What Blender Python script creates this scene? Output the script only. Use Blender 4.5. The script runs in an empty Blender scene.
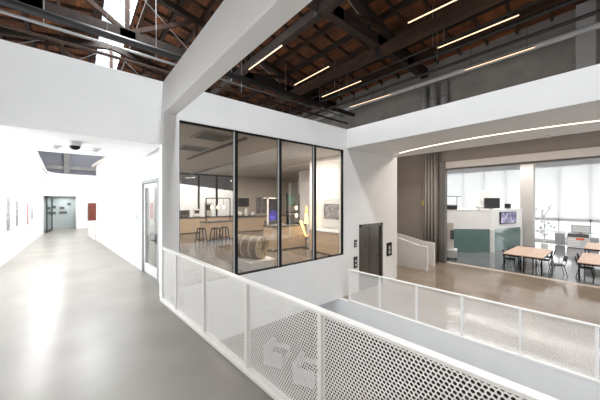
import bpy, bmesh, math, random
from mathutils import Vector, Matrix
random.seed(7)
S = bpy.context.scene
COL = S.collection
PI = math.pi

# ------------------------------------------------------------------ camera
F = 266.0                                   # focal length in pixels at 600 wide
AZ = math.atan2(0.645, 0.764)               # yaw to the right of +Y
CAM = Vector((0, 0, 2.0))
cd = bpy.data.cameras.new('camera'); cam = bpy.data.objects.new('camera', cd); COL.objects.link(cam)
cd.sensor_width = 36; cd.lens = F / 600 * 36; cd.clip_start = 0.02; cd.clip_end = 300
cam.location = CAM; cam.rotation_euler = (PI / 2, 0, -AZ)
S.camera = cam
S.view_settings.view_transform = 'Standard'; S.view_settings.look = 'None'
S.view_settings.gamma = 1; S.view_settings.use_curve_mapping = False
S.view_settings.exposure = 0.0
S.cycles.max_bounces = 10; S.cycles.diffuse_bounces = 5; S.cycles.glossy_bounces = 4
S.cycles.transparent_max_bounces = 24; S.cycles.transmission_bounces = 6
S.cycles.use_denoising = True
S.cycles.sample_clamp_indirect = 6

def ray(px, py):
    u = (px - 300) / F; v = (200 - py) / F
    c, s = math.cos(AZ), math.sin(AZ)
    return Vector((s + c * u, c - s * u, v))
def P(px, py, X=None, Y=None, Z=None):
    d = ray(px, py)
    t = X / d.x if X is not None else Y / d.y if Y is not None else (Z - 2.0) / d.z
    return CAM + d * t

# ------------------------------------------------------------------ materials
def mat(name, col, rough=0.5, metal=0.0, var=0.0, scale=6.0, col2=None, bump=0.0, bscale=40, emit=None, estr=0, spec=None,
        stretch=None, rvar=0.0, detail=4, coat=0):
    m = bpy.data.materials.new(name); m.use_nodes = True
    nt = m.node_tree; N = nt.nodes; L = nt.links
    b = N['Principled BSDF']
    b.inputs['Roughness'].default_value = rough; b.inputs['Metallic'].default_value = metal
    if spec is not None: b.inputs['Specular IOR Level'].default_value = spec
    if coat: b.inputs['Coat Weight'].default_value = coat; b.inputs['Coat Roughness'].default_value = 0.08
    tc = N.new('ShaderNodeTexCoord'); mp = N.new('ShaderNodeMapping'); L.new(tc.outputs['Object'], mp.inputs[0])
    if stretch: mp.inputs['Scale'].default_value = stretch
    nz = N.new('ShaderNodeTexNoise'); nz.inputs['Scale'].default_value = scale; nz.inputs['Detail'].default_value = detail
    L.new(mp.outputs[0], nz.inputs[0])
    rp = N.new('ShaderNodeValToRGB')
    c1 = col; c2 = col2 if col2 else tuple(min(1, max(0, x * (1 - max(var, .03)))) for x in col)
    rp.color_ramp.elements[0].position = 0.32; rp.color_ramp.elements[1].position = 0.68
    rp.color_ramp.elements[0].color = (*c2, 1); rp.color_ramp.elements[1].color = (*c1, 1)
    L.new(nz.outputs[0], rp.inputs[0]); L.new(rp.outputs[0], b.inputs['Base Color'])
    if rvar:
        mr = N.new('ShaderNodeMapRange'); mr.inputs[3].default_value = max(0.02, rough - rvar); mr.inputs[4].default_value = rough + rvar
        n2 = N.new('ShaderNodeTexNoise'); n2.inputs['Scale'].default_value = 1.3; n2.inputs['Detail'].default_value = 5
        L.new(mp.outputs[0], n2.inputs[0]); L.new(n2.outputs[0], mr.inputs[0]); L.new(mr.outputs[0], b.inputs['Roughness'])
    if bump:
        n3 = N.new('ShaderNodeTexNoise'); n3.inputs['Scale'].default_value = bscale; L.new(mp.outputs[0], n3.inputs[0])
        bp = N.new('ShaderNodeBump'); bp.inputs['Strength'].default_value = bump; bp.inputs['Distance'].default_value = 0.01
        L.new(n3.outputs[0], bp.inputs['Height']); L.new(bp.outputs[0], b.inputs['Normal'])
    if emit:
        b.inputs['Emission Color'].default_value = (*emit, 1); b.inputs['Emission Strength'].default_value = estr
    return m

def glass(name, tint=(0.9, 0.92, 0.9), refl=0.06, rough=0.0):
    m = bpy.data.materials.new(name); m.use_nodes = True
    nt = m.node_tree; N = nt.nodes; L = nt.links; N.remove(N['Principled BSDF'])
    t = N.new('ShaderNodeBsdfTransparent'); t.inputs[0].default_value = (*tint, 1)
    g = N.new('ShaderNodeBsdfGlossy'); g.inputs['Roughness'].default_value = rough
    lw = N.new('ShaderNodeLayerWeight'); lw.inputs[0].default_value = .5
    pw = N.new('ShaderNodeMath'); pw.operation = 'POWER'; pw.inputs[1].default_value = 4; L.new(lw.outputs['Facing'], pw.inputs[0])
    ad = N.new('ShaderNodeMath'); ad.operation = 'ADD'; ad.inputs[1].default_value = refl + .03; ad.use_clamp = True
    L.new(pw.outputs[0], ad.inputs[0])
    mx = N.new('ShaderNodeMixShader'); L.new(ad.outputs[0], mx.inputs[0]); L.new(t.outputs[0], mx.inputs[1]); L.new(g.outputs[0], mx.inputs[2])
    L.new(mx.outputs[0], N['Material Output'].inputs[0])
    return m

def shade_mat(name, col, transp):
    m = bpy.data.materials.new(name); m.use_nodes = True
    nt = m.node_tree; N = nt.nodes; L = nt.links; N.remove(N['Principled BSDF'])
    t = N.new('ShaderNodeBsdfTransparent'); d = N.new('ShaderNodeBsdfTranslucent'); d.inputs[0].default_value = (*col, 1)
    df = N.new('ShaderNodeBsdfDiffuse'); df.inputs[0].default_value = (*col, 1)
    m1 = N.new('ShaderNodeMixShader'); m1.inputs[0].default_value = 0.5; L.new(d.outputs[0], m1.inputs[1]); L.new(df.outputs[0], m1.inputs[2])
    mx = N.new('ShaderNodeMixShader'); mx.inputs[0].default_value = transp
    L.new(m1.outputs[0], mx.inputs[1]); L.new(t.outputs[0], mx.inputs[2]); L.new(mx.outputs[0], N['Material Output'].inputs[0])
    return m

def emis(name, col, strength):
    return mat(name, col, 0.4, emit=col, estr=strength)

def planks(name, c1, c2, w, axis='x', rough=.8):
    """boards: wave seams plus per-board tone"""
    m = bpy.data.materials.new(name); m.use_nodes = True
    nt = m.node_tree; N = nt.nodes; L = nt.links; b = N['Principled BSDF']; b.inputs['Roughness'].default_value = rough
    tc = N.new('ShaderNodeTexCoord'); br = N.new('ShaderNodeTexBrick'); mp = N.new('ShaderNodeMapping')
    if axis == 'y': mp.inputs['Rotation'].default_value = (0, 0, PI / 2)
    L.new(tc.outputs['Object'], mp.inputs[0]); L.new(mp.outputs[0], br.inputs[0])
    br.inputs['Scale'].default_value = 1; br.inputs['Brick Width'].default_value = 2.4; br.inputs['Row Height'].default_value = w
    br.inputs['Mortar Size'].default_value = 0.008; br.inputs['Color1'].default_value = (*c1, 1); br.inputs['Color2'].default_value = (*c2, 1)
    br.inputs['Mortar'].default_value = (c2[0] * .3, c2[1] * .3, c2[2] * .3, 1)
    nz = N.new('ShaderNodeTexNoise'); nz.inputs['Scale'].default_value = 2.5; nz.inputs['Detail'].default_value = 6; L.new(tc.outputs['Object'], nz.inputs[0])
    mx = N.new('ShaderNodeMix'); mx.data_type = 'RGBA'; mx.blend_type = 'MULTIPLY'; mx.inputs['Factor'].default_value = .75
    rp = N.new('ShaderNodeValToRGB'); rp.color_ramp.elements[0].position = .3; rp.color_ramp.elements[0].color = (.35, .33, .32, 1); rp.color_ramp.elements[1].position = .7
    L.new(nz.outputs[0], rp.inputs[0]); L.new(br.outputs[0], mx.inputs['A']); L.new(rp.outputs[0], mx.inputs['B']); L.new(mx.outputs['Result'], b.inputs['Base Color'])
    return m

def screen_mat(name, c1, c2, c3, strength, scale=7):
    m = bpy.data.materials.new(name); m.use_nodes = True
    nt = m.node_tree; N = nt.nodes; L = nt.links; b = N['Principled BSDF']; b.inputs['Roughness'].default_value = .2
    tc = N.new('ShaderNodeTexCoord'); nz = N.new('ShaderNodeTexNoise'); nz.inputs['Scale'].default_value = scale; nz.inputs['Detail'].default_value = 5
    L.new(tc.outputs['Object'], nz.inputs[0])
    rp = N.new('ShaderNodeValToRGB'); e = rp.color_ramp.elements
    e[0].position = .35; e[0].color = (*c1, 1); e[1].position = .7; e[1].color = (*c3, 1); k = e.new(.52); k.color = (*c2, 1)
    L.new(nz.outputs[0], rp.inputs[0]); L.new(rp.outputs[0], b.inputs['Emission Color']); b.inputs['Emission Strength'].default_value = strength
    b.inputs['Base Color'].default_value = (.02, .02, .02, 1)
    return m

M = {}
M['white'] = mat('white_paint', (.80, .80, .80), .55, var=.02, scale=2)
M['white_rail'] = mat('white_powder_coat', (.86, .855, .84), .4, var=.02, scale=3)
M['conc'] = mat('polished_concrete', (.22, .208, .188), .31, scale=.9, col2=(.165, .155, .139), rvar=.03, detail=3, spec=.38)
M['tan'] = mat('tan_polished_concrete', (.30, .248, .195), .11, scale=.7, col2=(.215, .172, .13), rvar=.07, detail=8)
M['darkfloor'] = mat('dark_polished_concrete', (.17, .178, .188), .12, scale=1.0, col2=(.12, .126, .135), rvar=.05, detail=8)
M['landing'] = mat('pale_grey_floor', (.56, .55, .54), .55, scale=1.5, col2=(.5, .49, .48))
M['roomfloor'] = mat('exhibit_room_floor', (.16, .14, .12), .18, scale=1.2, col2=(.11, .098, .085), rvar=.08, detail=8)
M['seam'] = mat('pale_threshold', (.5, .44, .38), .35)
M['deck'] = planks('roof_boards', (.30, .105, .036), (.135, .046, .018), .2, 'y')
M['timber'] = mat('old_timber', (.040, .023, .016), .75, scale=3, col2=(.018, .012, .010), stretch=(1, .3, 1), detail=8)
M['timber2'] = mat('brown_timber', (.075, .038, .022), .75, scale=3, col2=(.036, .018, .012), stretch=(1, .2, 1), detail=8)
M['steel_dark'] = mat('dark_steel', (.03, .029, .03), .5, .3)
M['pipe'] = mat('silver_pipe', (.38, .38, .38), .4, .5)
M['pipe_dark'] = mat('dark_conduit', (.045, .042, .04), .45, .4)
M['greywall'] = mat('grey_corrugated_board', (.36, .345, .325), .8, scale=1.2, col2=(.27, .26, .245), detail=8)
M['risergrey'] = mat('grey_painted_duct', (.48, .485, .49), .5)
M['endwall'] = mat('grey_end_wall', (.26, .26, .29), .8, scale=.8, col2=(.2, .2, .23))
M['taupe'] = mat('taupe_paint', (.25, .21, .18), .7, var=.08, scale=1)
M['header'] = mat('header_grey', (.52, .49, .46), .6)
M['curtain'] = mat('taupe_curtain', (.30, .27, .245), .85, var=.1, scale=3)
M['jamb'] = mat('dark_grey_jamb', (.11, .105, .10), .5)
M['black'] = mat('black_metal', (.008, .008, .009), .55, spec=.2)
M['blackplastic'] = mat('black_plastic', (.02, .02, .022), .45)
M['alu'] = mat('brushed_aluminium', (.62, .63, .64), .4, .4)
M['bronze'] = mat('dark_bronze_steel', (.17, .155, .14), .25, .8, scale=2, col2=(.12, .11, .10), stretch=(6, 6, .5))
M['glass'] = glass('clear_glass', (.90, .88, .85), .04)
M['glass2'] = glass('window_glass', (.95, .96, .96), .0)
M['doorglass'] = glass('door_glass', (.80, .83, .83), .05)
M['teal'] = mat('teal_glass', (.12, .205, .19), .12, var=.12, scale=1.2, coat=.4)
M['shade'] = shade_mat('white_roller_shade', (.83, .83, .83), .06)
M['oak'] = mat('pale_plywood', (.62, .48, .35), .5, scale=2, col2=(.54, .41, .29), stretch=(1, 1, 5))
M['tabletop'] = mat('wood_laminate', (.50, .345, .26), .4, scale=2.5, col2=(.43, .29, .215), stretch=(.4, 4, 1))
M['grey'] = mat('mid_grey_plastic', (.36, .37, .38), .5)
M['lightgrey'] = mat('pale_grey_plastic', (.66, .67, .68), .45)
M['drum'] = mat('woven_drum', (.25, .185, .105), .6, scale=30, col2=(.12, .088, .05), stretch=(1, 1, 1))
M['drumhead'] = mat('tan_drum_head', (.62, .48, .29), .6, scale=14, col2=(.5, .37, .21))
M['led'] = emis('warm_led', (1, .70, .45), 1.6)
M['led2'] = emis('warm_cove_led', (1, .80, .62), 4)
M['bulb'] = emis('warm_bulb', (1, .72, .38), 10)
M['neon'] = emis('orange_glow', (1, .42, .10), 3.5)
M['neon2'] = emis('yellow_glow', (1, .74, .20), 4)
M['pink'] = emis('pink_glow', (1, .25, .2), 1.6)
M['tv'] = screen_mat('tv_image', (.03, .03, .10), (.16, .14, .30), (.55, .5, .62), 1.0, 3)
M['green'] = screen_mat('green_screen', (.0, .03, .02), (.01, .16, .07), (.03, .3, .15), .8, 9)
M['blue'] = screen_mat('violet_screen', (.01, .01, .10), (.06, .05, .45), (.25, .2, .9), 1.4, 3)
M['offscreen'] = mat('unlit_screen', (.03, .03, .035), .15)
M['redart'] = mat('dark_red_print', (.22, .05, .03), .5, scale=5, col2=(.09, .02, .015))
M['art1'] = mat('print_mixed', (.45, .40, .36), .5, scale=7, col2=(.06, .08, .14))
M['art2'] = mat('print_red', (.55, .06, .05), .5, scale=5, col2=(.5, .3, .28))
M['art3'] = mat('print_grey', (.35, .35, .37), .5, scale=7, col2=(.06, .06, .08))
M['recess'] = mat('grey_green_paint', (.42, .46, .46), .6)
M['yellow'] = mat('yellow_tape', (.75, .58, .08), .5)
M['red'] = mat('red_sticker', (.8, .16, .08), .5)
M['leaf'] = mat('pale_leaf', (.70, .72, .70), .6)
M['lowerfloor'] = mat('brown_lower_floor', (.16, .12, .085), .3, scale=.8, col2=(.11, .085, .06))
M['ground'] = mat('pale_paving', (.85, .85, .83), .8)
M['cushion'] = mat('charcoal_cushion', (.05, .05, .052), .8)

# ------------------------------------------------------------------ mesh builder
class MB:
    def __init__(s): s.bm = bmesh.new()
    def verts(s, pts): return [s.bm.verts.new(p) for p in pts]
    def face(s, vs):
        try: return s.bm.faces.new(vs)
        except ValueError: return None
    def box(s, a, b, rz=0, piv=None):
        x0, y0, z0 = a; x1, y1, z1 = b
        pts = [Vector((x, y, z)) for z in (z0, z1) for x, y in ((x0, y0), (x1, y0), (x1, y1), (x0, y1))]
        if rz:
            pv = Vector(piv) if piv else Vector(((x0 + x1) / 2, (y0 + y1) / 2, 0)); R = Matrix.Rotation(rz, 3, 'Z')
            pts = [pv + R @ (p - pv) for p in pts]
        s.hexa(pts); return s
    def hexa(s, pts):
        v = s.verts(pts)
        for f in ((3, 2, 1, 0), (4, 5, 6, 7), (0, 1, 5, 4), (1, 2, 6, 5), (2, 3, 7, 6), (3, 0, 4, 7)): s.face([v[i] for i in f])
        return s
    def cbox(s, c, d, rot=None):
        c = Vector(c); h = Vector(d) / 2
        pts = [Vector((sx * h.x, sy * h.y, sz * h.z)) for sz in (-1, 1) for sx, sy in ((-1, -1), (1, -1), (1, 1), (-1, 1))]
        if rot: pts = [rot @ p for p in pts]
        s.hexa([c + p for p in pts]); return s
    def prism(s, poly, z0, z1):
        """poly: list of (x,y) ; z1 may be a list of tops"""
        a = sum(poly[i][0] * poly[(i + 1) % len(poly)][1] - poly[(i + 1) % len(poly)][0] * poly[i][1] for i in range(len(poly)))
        zt = z1 if isinstance(z1, (list, tuple)) else [z1] * len(poly)
        if a < 0: poly = poly[::-1]; zt = list(zt)[::-1]
        lo = s.verts([(x, y, z0) for x, y in poly]); hi = s.verts([(x, y, z) for (x, y), z in zip(poly, zt)])
        n = len(poly); s.face(lo[::-1]); s.face(hi)
        for i in range(n): s.face([lo[i], lo[(i + 1) % n], hi[(i + 1) % n], hi[i]])
        return s
    def bar(s, p0, p1, w, h=None, up=(0, 0, 1)):
        p0 = Vector(p0); p1 = Vector(p1); h = h or w; d = (p1 - p0).normalized(); u = Vector(up)
        if abs(d.dot(u)) > .99: u = Vector((1, 0, 0))
        x = d.cross(u).normalized(); z = x.cross(d)
        pts = [p + x * a * w / 2 + z * b * h / 2 for p in (p0, p1) for a, b in ((-1, -1), (1, -1), (1, 1), (-1, 1))]
        s.hexa(pts); return s
    def tube(s, path, r, n=10, cap=True, closed=False):
        path = [Vector(p) for p in path]; rings = []
        for i, p in enumerate(path):
            a = path[i - 1] if i or closed else p; b = path[(i + 1) % len(path)] if i < len(path) - 1 or closed else p
            d = (b - a).normalized(); u = Vector((0, 0, 1)) if abs(d.z) < .95 else Vector((1, 0, 0))
            x = d.cross(u).normalized(); y = x.cross(d); rr = r[i] if isinstance(r, (list, tuple)) else r
            rings.append(s.verts([p + (x * math.cos(2 * PI * k / n) + y * math.sin(2 * PI * k / n)) * rr for k in range(n)]))
        m = len(rings)
        for i in range(m if closed else m - 1):
            A, B = rings[i], rings[(i + 1) % m]
            for k in range(n): s.face([A[k], B[k], B[(k + 1) % n], A[(k + 1) % n]]) if False else s.face([A[k], A[(k + 1) % n], B[(k + 1) % n], B[k]])
        if cap and not closed: s.face(rings[0][::-1]); s.face(rings[-1])
        return s
    def lathe(s, prof, c=(0, 0, 0), n=20):
        c = Vector(c); rings = []
        for r, z in prof: rings.append(s.verts([c + Vector((r * math.cos(2 * PI * k / n), r * math.sin(2 * PI * k / n), z)) for k in range(n)]))
        for A, B in zip(rings, rings[1:]):
            for k in range(n): s.face([A[k], A[(k + 1) % n], B[(k + 1) % n], B[k]])
        s.face(rings[0][::-1]); s.face(rings[-1]); return s
    def build(s, name, m, parent=None, bevel=0, smooth=False, loc=None):
        bmesh.ops.recalc_face_normals(s.bm, faces=s.bm.faces)
        if loc is not None: bmesh.ops.translate(s.bm, verts=s.bm.verts, vec=-Vector(loc))
        me = bpy.data.meshes.new(name); s.bm.to_mesh(me); s.bm.free()
        if smooth:
            for p in me.polygons: p.use_smooth = True
        me.materials.append(M[m] if isinstance(m, str) else m)
        o = bpy.data.objects.new(name, me); COL.objects.link(o)
        if parent: o.parent = parent
        if loc is not None: o.location = loc
        if bevel:
            b = o.modifiers.new('bevel', 'BEVEL'); b.width = bevel; b.segments = 2; b.limit_method = 'ANGLE'
        return o

def tag(o, label, cat, group=None):
    o['label'] = label; o['category'] = cat
    if group: o['group'] = group
    return o
def thing(name, label, cat, loc=(0, 0, 0), rz=0, group=None):
    o = bpy.data.objects.new(name, None); COL.objects.link(o); o.empty_display_size = .1
    o.location = loc; o.rotation_euler = (0, 0, rz)
    return tag(o, label, cat, group)
def struct(o, label=None):
    o['kind'] = 'structure'
    if label: o['label'] = label
    return o
def dup(o, parent=None):
    c = o.copy(); COL.objects.link(c)
    if parent: c.parent = parent
    for ch in list(o.children): dup(ch, c)
    return c
def place(o, loc, rz=0, label=None):
    o.location = loc; o.rotation_euler = (0, 0, rz)
    if label: o['label'] = label
    return o

# ================================================================== SETTING
BASE = -4.6                   # lowest storey
LOW = -1.25                   # lower floor level
RZ = 4.4                      # top of the white ring beam
BZ = 3.76                     # its underside
WY = 5.88                     # plane of the window wall
def wallx(y): return 1.56 - 0.0836 * (y - 7.18)          # face of the corridor's right wall
def railx(y): return 1.722 - 0.0655 * y                  # near railing line
def rail2x(y): return 7.126 - 0.07 * y                   # far railing line
def leftx(y): return -1.95 + 0.025 * (y - 2)

# corridor slab
b = MB(); b.prism([(-3, -6), (railx(-6) + .05, -6), (railx(WY) + .05, WY), (1.75, WY), (1.75, 28), (-3, 28)], -.25, 0)
struct(b.build('floor', 'conc'), 'polished grey concrete corridor floor')
b = MB(); b.prism([(1.75, WY + .2), (10.05, WY + .2), (10.05, 10.7), (14.6, 10.7), (14.6, 30), (1.75, 30)], -.25, 0); struct(b.build('floor_exhibit_room', 'roomfloor'))
b = MB(); b.box((-3, -9, BASE - .2), (14.7, 16, BASE)); struct(b.build('floor_lower_storey', 'lowerfloor'))
b = MB(); b.prism([(rail2x(-6.2) + .05, -6.2), (14.7, -6.2), (14.7, 10.5), (10.3, 10.5), (10.3, WY), (rail2x(WY) + .05, WY)], LOW - .2, LOW)
struct(b.build('floor_tan', 'tan'))
b = MB(); b.prism([(rail2x(-6.2) - .05, -6.2), (rail2x(-6.2) + .05, -6.2), (rail2x(8.2) + .05, 8.2), (rail2x(8.2) - .05, 8.2)], LOW - .75, LOW + .001)
struct(b.build('wall_far_slab_edge', 'white'), 'white slab edge under the far railing')
b = MB(); b.box((1.6, 15.6, BASE), (14.6, 15.8, -.25)); b.box((14.5, -6.2, BASE), (14.7, 15.8, LOW - .2)); struct(b.build('wall_lower_storey', 'taupe'))
b = MB(); b.box((14.7, -7, LOW - .2), (15.05, 5.76, LOW + .004)); struct(b.build('trim_threshold', 'seam'))
b = MB(); b.box((15.05, -7, LOW - .2), (28.8, 14, LOW)); struct(b.build('floor_classroom', 'darkfloor'))
b = MB(); b.box((28.8, -40, LOW - .5), (90, 60, LOW - .15)); struct(b.build('ground', 'ground'))
# slab edge below the near railing
b = MB(); b.prism([(railx(-6) - .05, -6), (railx(-6) + .06, -6), (railx(WY) + .06, WY - .01), (railx(WY) - .05, WY - .01)], LOW + .35, -.001)
b.bm.transform(Matrix.Translation((.02, 0, 0))); struct(b.build('wall_slab_edge', 'white'))

# window wall (plane Y = WY) with openings for window and lift
wx0, wx1 = 1.66, 6.90; wz0, wz1 = .16, 3.68
ex0, ex1, ez1 = 7.715, 9.20, 1.12
b = MB(); T = .22
b.box((1.33, WY, 0), (wx0, WY + T, BZ)); b.box((1.33, WY, LOW), (wx0, WY + T, 0))
b.box((wx0, WY, LOW), (wx1, WY + T, wz0)); b.box((wx0, WY, wz1), (wx1, WY + T, BZ))
b.box((wx1, WY, LOW - .1), (ex0, WY + T, BZ)); b.box((ex0, WY, ez1), (ex1, WY + T, BZ)); b.box((ex1, WY, LOW - .1), (10.27, WY + T, BZ))
struct(b.build('wall_window', 'white'), 'white wall around the exhibit window and lift')
b = MB(); b.box((10.05, WY + T, LOW - .1), (10.27, 12, BZ)); struct(b.build('wall_lift_side', 'white'))
b = MB(); b.box((7.7, WY + T + 1.9, LOW - .1), (10.05, WY + T + 2.0, BZ)); b.box((7.62, WY + T, 0), (7.7, WY + 2.5, 3.7)); struct(b.build('wall_exhibit_right', 'white'))
# ring beam above
b = MB(); b.box((1.60, WY, BZ), (10.27, WY + T, RZ)); struct(b.build('beam_window_wall', 'white'))
b = MB(); b.box((1.36, -6.5, BZ), (1.60, WY, RZ)); b.box((1.36, WY, BZ), (1.6, WY + T, RZ)); struct(b.build('beam_atrium', 'white', bevel=.006), 'white boxed beam crossing above the railing')
b = MB(); b.box((7.05, -6.5, BZ), (7.27, WY, RZ)); struct(b.build('beam_fascia', 'white', bevel=.006), 'white fascia on the right of the atrium')
b = MB(); b.box((7.27, -6.5, BZ), (10.12, WY, BZ + .12)); struct(b.build('ceiling_soffit', 'white'))
# bulkhead + soffit over the corridor
b = MB(); b.box((-3, WY + .03, 3.12), (1.36, 8.48, RZ)); struct(b.build('wall_bulkhead', 'white', bevel=.004), 'white bulkhead over the corridor')
# corridor right wall
d0, d1 = 7.22, 8.62
b = MB()
b.prism([(1.36, WY + .02), (1.63, WY + .02), (1.66, d0), (wallx(d0), d0)], 0, BZ)
b.prism([(wallx(d0), d0), (1.72, d0), (1.66, d1), (wallx(d1), d1)], 2.55, BZ)
b.prism([(wallx(d1), d1), (wallx(d1) + .18, d1), (wallx(16.5) + .18, 16.5), (wallx(16.5), 16.5)], 0, BZ)
struct(b.build('wall_corridor_right', 'white'))
b = MB(); wy0, wy1 = 6.3, 10.9
for ya, yb, z0, z1 in ((-6, wy0, 0, BZ), (wy1, 20.5, 0, BZ), (wy0, wy1, 0, .25), (wy0, wy1, 2.95, BZ)):
    b.prism([(-2.2, ya), (leftx(ya), ya), (leftx(yb), yb), (-2.2, yb)], z0, z1)
struct(b.build('wall_corridor_left', 'white'))
w4 = MB(); w4.box((-2.0, wy0, .25), (-1.92, wy0 + .06, 2.95)); w4.box((-2.0, wy1 - .06, .25), (-1.92, wy1, 2.95)); w4.box((-2.0, wy0, .25), (-1.92, wy1, .31)); w4.box((-2.0, wy0, 2.89), (-1.92, wy1, 2.95))
w4 = struct(w4.build('window_added', 'white_rail'))  # unseen window, added out of frame to let light into the corridor
for y in (7.83, 9.37): MB().box((-2.0, y - .03, .31), (-1.92, y + .03, 2.89)).build('mullion', 'white_rail', w4)
MB().box((-1.965, wy0 + .06, .31), (-1.955, wy1 - .06, 2.89)).build('pane', 'glass2', w4)
b = MB(); b.prism([(-2.2, 8.48), (-.69, 8.48), (-1.08, 20.9), (-2.2, 20.9)], 3.12, 3.2); struct(b.build('ceiling_corridor_left', 'white'))
# curved end wall
def bez(pts, n):
    out = []
    for k in range(n + 1):
        t = k / n; q = [Vector(p) for p in pts]
        while len(q) > 1: q = [a.lerp(c, t) for a, c in zip(q, q[1:])]
        out.append(q[0])
    return out
path = bez([(-1.62, 19.6), (-1.35, 23.4), (-1.0, 23.9), (0.05, 24.15)], 14) + bez([(0.05, 24.15), (3.5, 25.5), (8.5, 24.6), (14.5, 19.6)], 14)[1:]
b = MB()
for i, (p, q) in enumerate(zip(path, path[1:])):
    d = (q - p).normalized(); n = Vector((-d.y, d.x)) * .15
    zt = lambda w: 3.76 - max(0, w.x - 4.5) * .15
    z0 = 2.25 if -1.42 < (p.x + q.x) / 2 < 0.05 else 0
    b.prism([(p.x, p.y), (q.x, q.y), (q.x + n.x, q.y + n.y), (p.x + n.x, p.y + n.y)], z0, [zt(p), zt(q), zt(q), zt(p)])
struct(b.build('wall_curved', 'white'), 'curved white wall at the corridor end')
b = MB(); b.box((-1.6, 25.3, 0), (.4, 25.4, 2.5)); b.box((.15, 24.35, 0), (.25, 25.3, 2.5)); b.box((-1.7, 20.6, 0), (-1.6, 25.4, 2.5)); struct(b.build('wall_recess', 'recess'))
b = MB(); b.prism([(-1.3, 22.4), (-.9, 24.0), (.15, 24.4), (.15, 25.3), (-1.6, 25.3), (-1.6, 22.4)], 2.26, 2.4); struct(b.build('ceiling_recess', 'white'))

# hall envelope
RX = 1.7
def roofz(x): return 11.9 - abs(x - RX) * .19
b = MB(); b.box((-13, 32, LOW), (15, 32.3, 12)); we = struct(b.build('wall_far_end', 'endwall'))
for x in (-8, -3.2, -.6, 2.2, 4.2, 9): MB().box((x - .2, 31.75, LOW), (x + .2, 32, 11)).build('pilaster', 'greywall', we)
for z in (4.9, 7.5): MB().box((-13, 31.85, z - .15), (14.8, 32, z + .15)).build('girt', 'greywall', we)
b = MB(); b.box((-13.3, -9, LOW), (-13, 32, 9.4)); struct(b.build('wall_outer_left', 'greywall'))
b = MB(); b.box((-13, -9.3, LOW), (15, -9, 12)); struct(b.build('wall_behind', 'white'))
b = MB()
oy0, oy1, oz = -7.5, 5.76, 3.62
b.box((14.8, oy1, LOW), (15.05, 32, 4.9)); b.box((14.8, -9, LOW), (15.05, oy0, 4.9)); b.box((14.8, oy0, oz), (15.05, oy1, 4.9))
struct(b.build('wall_right_lower', 'taupe'))
b = MB(); b.box((14.8, -9, 4.9), (15.05, 32, 9.55)); struct(b.build('wall_right_upper', 'greywall'))
b = MB(); b.box((14.58, oy0, oz), (14.8, oy1 + .02, 3.95)); struct(b.build('trim_header', 'header', bevel=.01))
b = MB(); b.box((14.72, oy0, oz - .06), (15.0, oy1, oz)); struct(b.build('trim_header_track', 'jamb'))
b = MB(); b.box((14.5, 5.64, LOW), (14.8, 5.92, oz + .35)); struct(b.build('trim_jamb', 'jamb', bevel=.01))
# landing beyond the lift: back wall
b = MB(); b.box((10.27, 10.5, LOW), (14.8, 10.7, 5.6)); struct(b.build('wall_landing_back', 'taupe'))

# roof
sk0, sk1 = 1.05, 2.35
b = MB()
for xa, xb in ((-13.2, sk0), (sk1, 15.1)):
    za, zb = roofz(xa), roofz(xb)
    b.hexa([Vector(p) for p in ((xa, -9.3, za), (xb, -9.3, zb), (xb, 32.3, zb), (xa, 32.3, za), (xa, -9.3, za + .15), (xb, -9.3, zb + .15), (xb, 32.3, zb + .15), (xa, 32.3, za + .15))])
ceil = struct(b.build('ceiling', 'deck'), 'old brown boarded warehouse roof')
for k, x in enumerate([-11.6, -9.9, -8.2, -6.5, -4.8, -3.1, -1.9, -.6, .75, 2.65, 3.8, 4.9, 6.0, 7.1, 8.2, 9.3, 10.4, 11.5, 12.6, 13.7]):
    b = MB(); z = roofz(x) - .12; b.box((x - .07, -9, z - .16), (x + .07, 32, z + .11)); b.build('purlin', 'timber2' if k % 2 else 'timber', ceil)
for y in [-1.7 + 1.115 * k for k in range(30)]:
    b = MB()
    for xa, xb in ((-13, sk0 - .1), (sk1 + .1, 14.8)): b.bar((xa, y, roofz(xa) - .08), (xb, y, roofz(xb) - .08), .085, .16)
    b.build('rafter', 'timber2', ceil)
b = MB()
for x in (sk0, sk1): b.box((x - .03, -9, roofz(x) - .05), (x + .03, 32, roofz(x) + .16))
sky = struct(b.build('window_skylight', 'steel_dark'))
b = MB(); b.box((sk0, -9, 11.90), (sk1, 32, 11.91)); b.build('pane', 'glass2', sky)
for y in [-8 + 1.35 * k for k in range(30)]:
    b = MB(); b.box((sk0, y - .015, 11.86), (sk1, y + .015, 11.90)); b.build('muntin', 'alu', sky)
b = MB(); b.box((1.68, -9, 11.86), (1.72, 32, 11.895)); b.build('muntin', 'alu', sky)

# ================================================================== exhibit room shell
b = MB(); b.prism([(1.75, WY + T), (10.05, WY + T), (10.05, 10.7), (14.6, 10.7), (14.6, 17.6), (.65, 17.6)], 3.70, 3.85); struct(b.build('ceiling_exhibit_room', mat('room_ceiling', (.50, .47, .44), .7)))
b = MB(); b.box((8.88, 17.4, 0), (14.6, 17.6, 3.7)); struct(b.build('wall_exhibit_back', mat('room_back_wall', (.55, .50, .45), .7)))
b = MB(); b.box((14.4, 10.7, 0), (14.6, 17.4, 3.7)); b.box((7.7, 9.6, 0), (14.4, 9.7, .001)); struct(b.build('wall_exhibit_far_right', 'white'))
b = MB()
px_m = [1.2, 3.6, 6.12, 7.33, 8.82]
for x in px_m: b.box((x - .05, 17.4, 0), (x + .05, 17.5, 3.7))
for z in (.05, 3.65): b.box((1.2, 17.4, z - .05), (8.88, 17.5, z + .05))
pt = struct(b.build('window_3', 'black'), 'black framed glass partition at the back of the exhibit room')
b = MB(); b.box((1.2, 17.44, .1), (8.82, 17.455, 3.6)); b.build('pane', 'glass2', pt)

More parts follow.
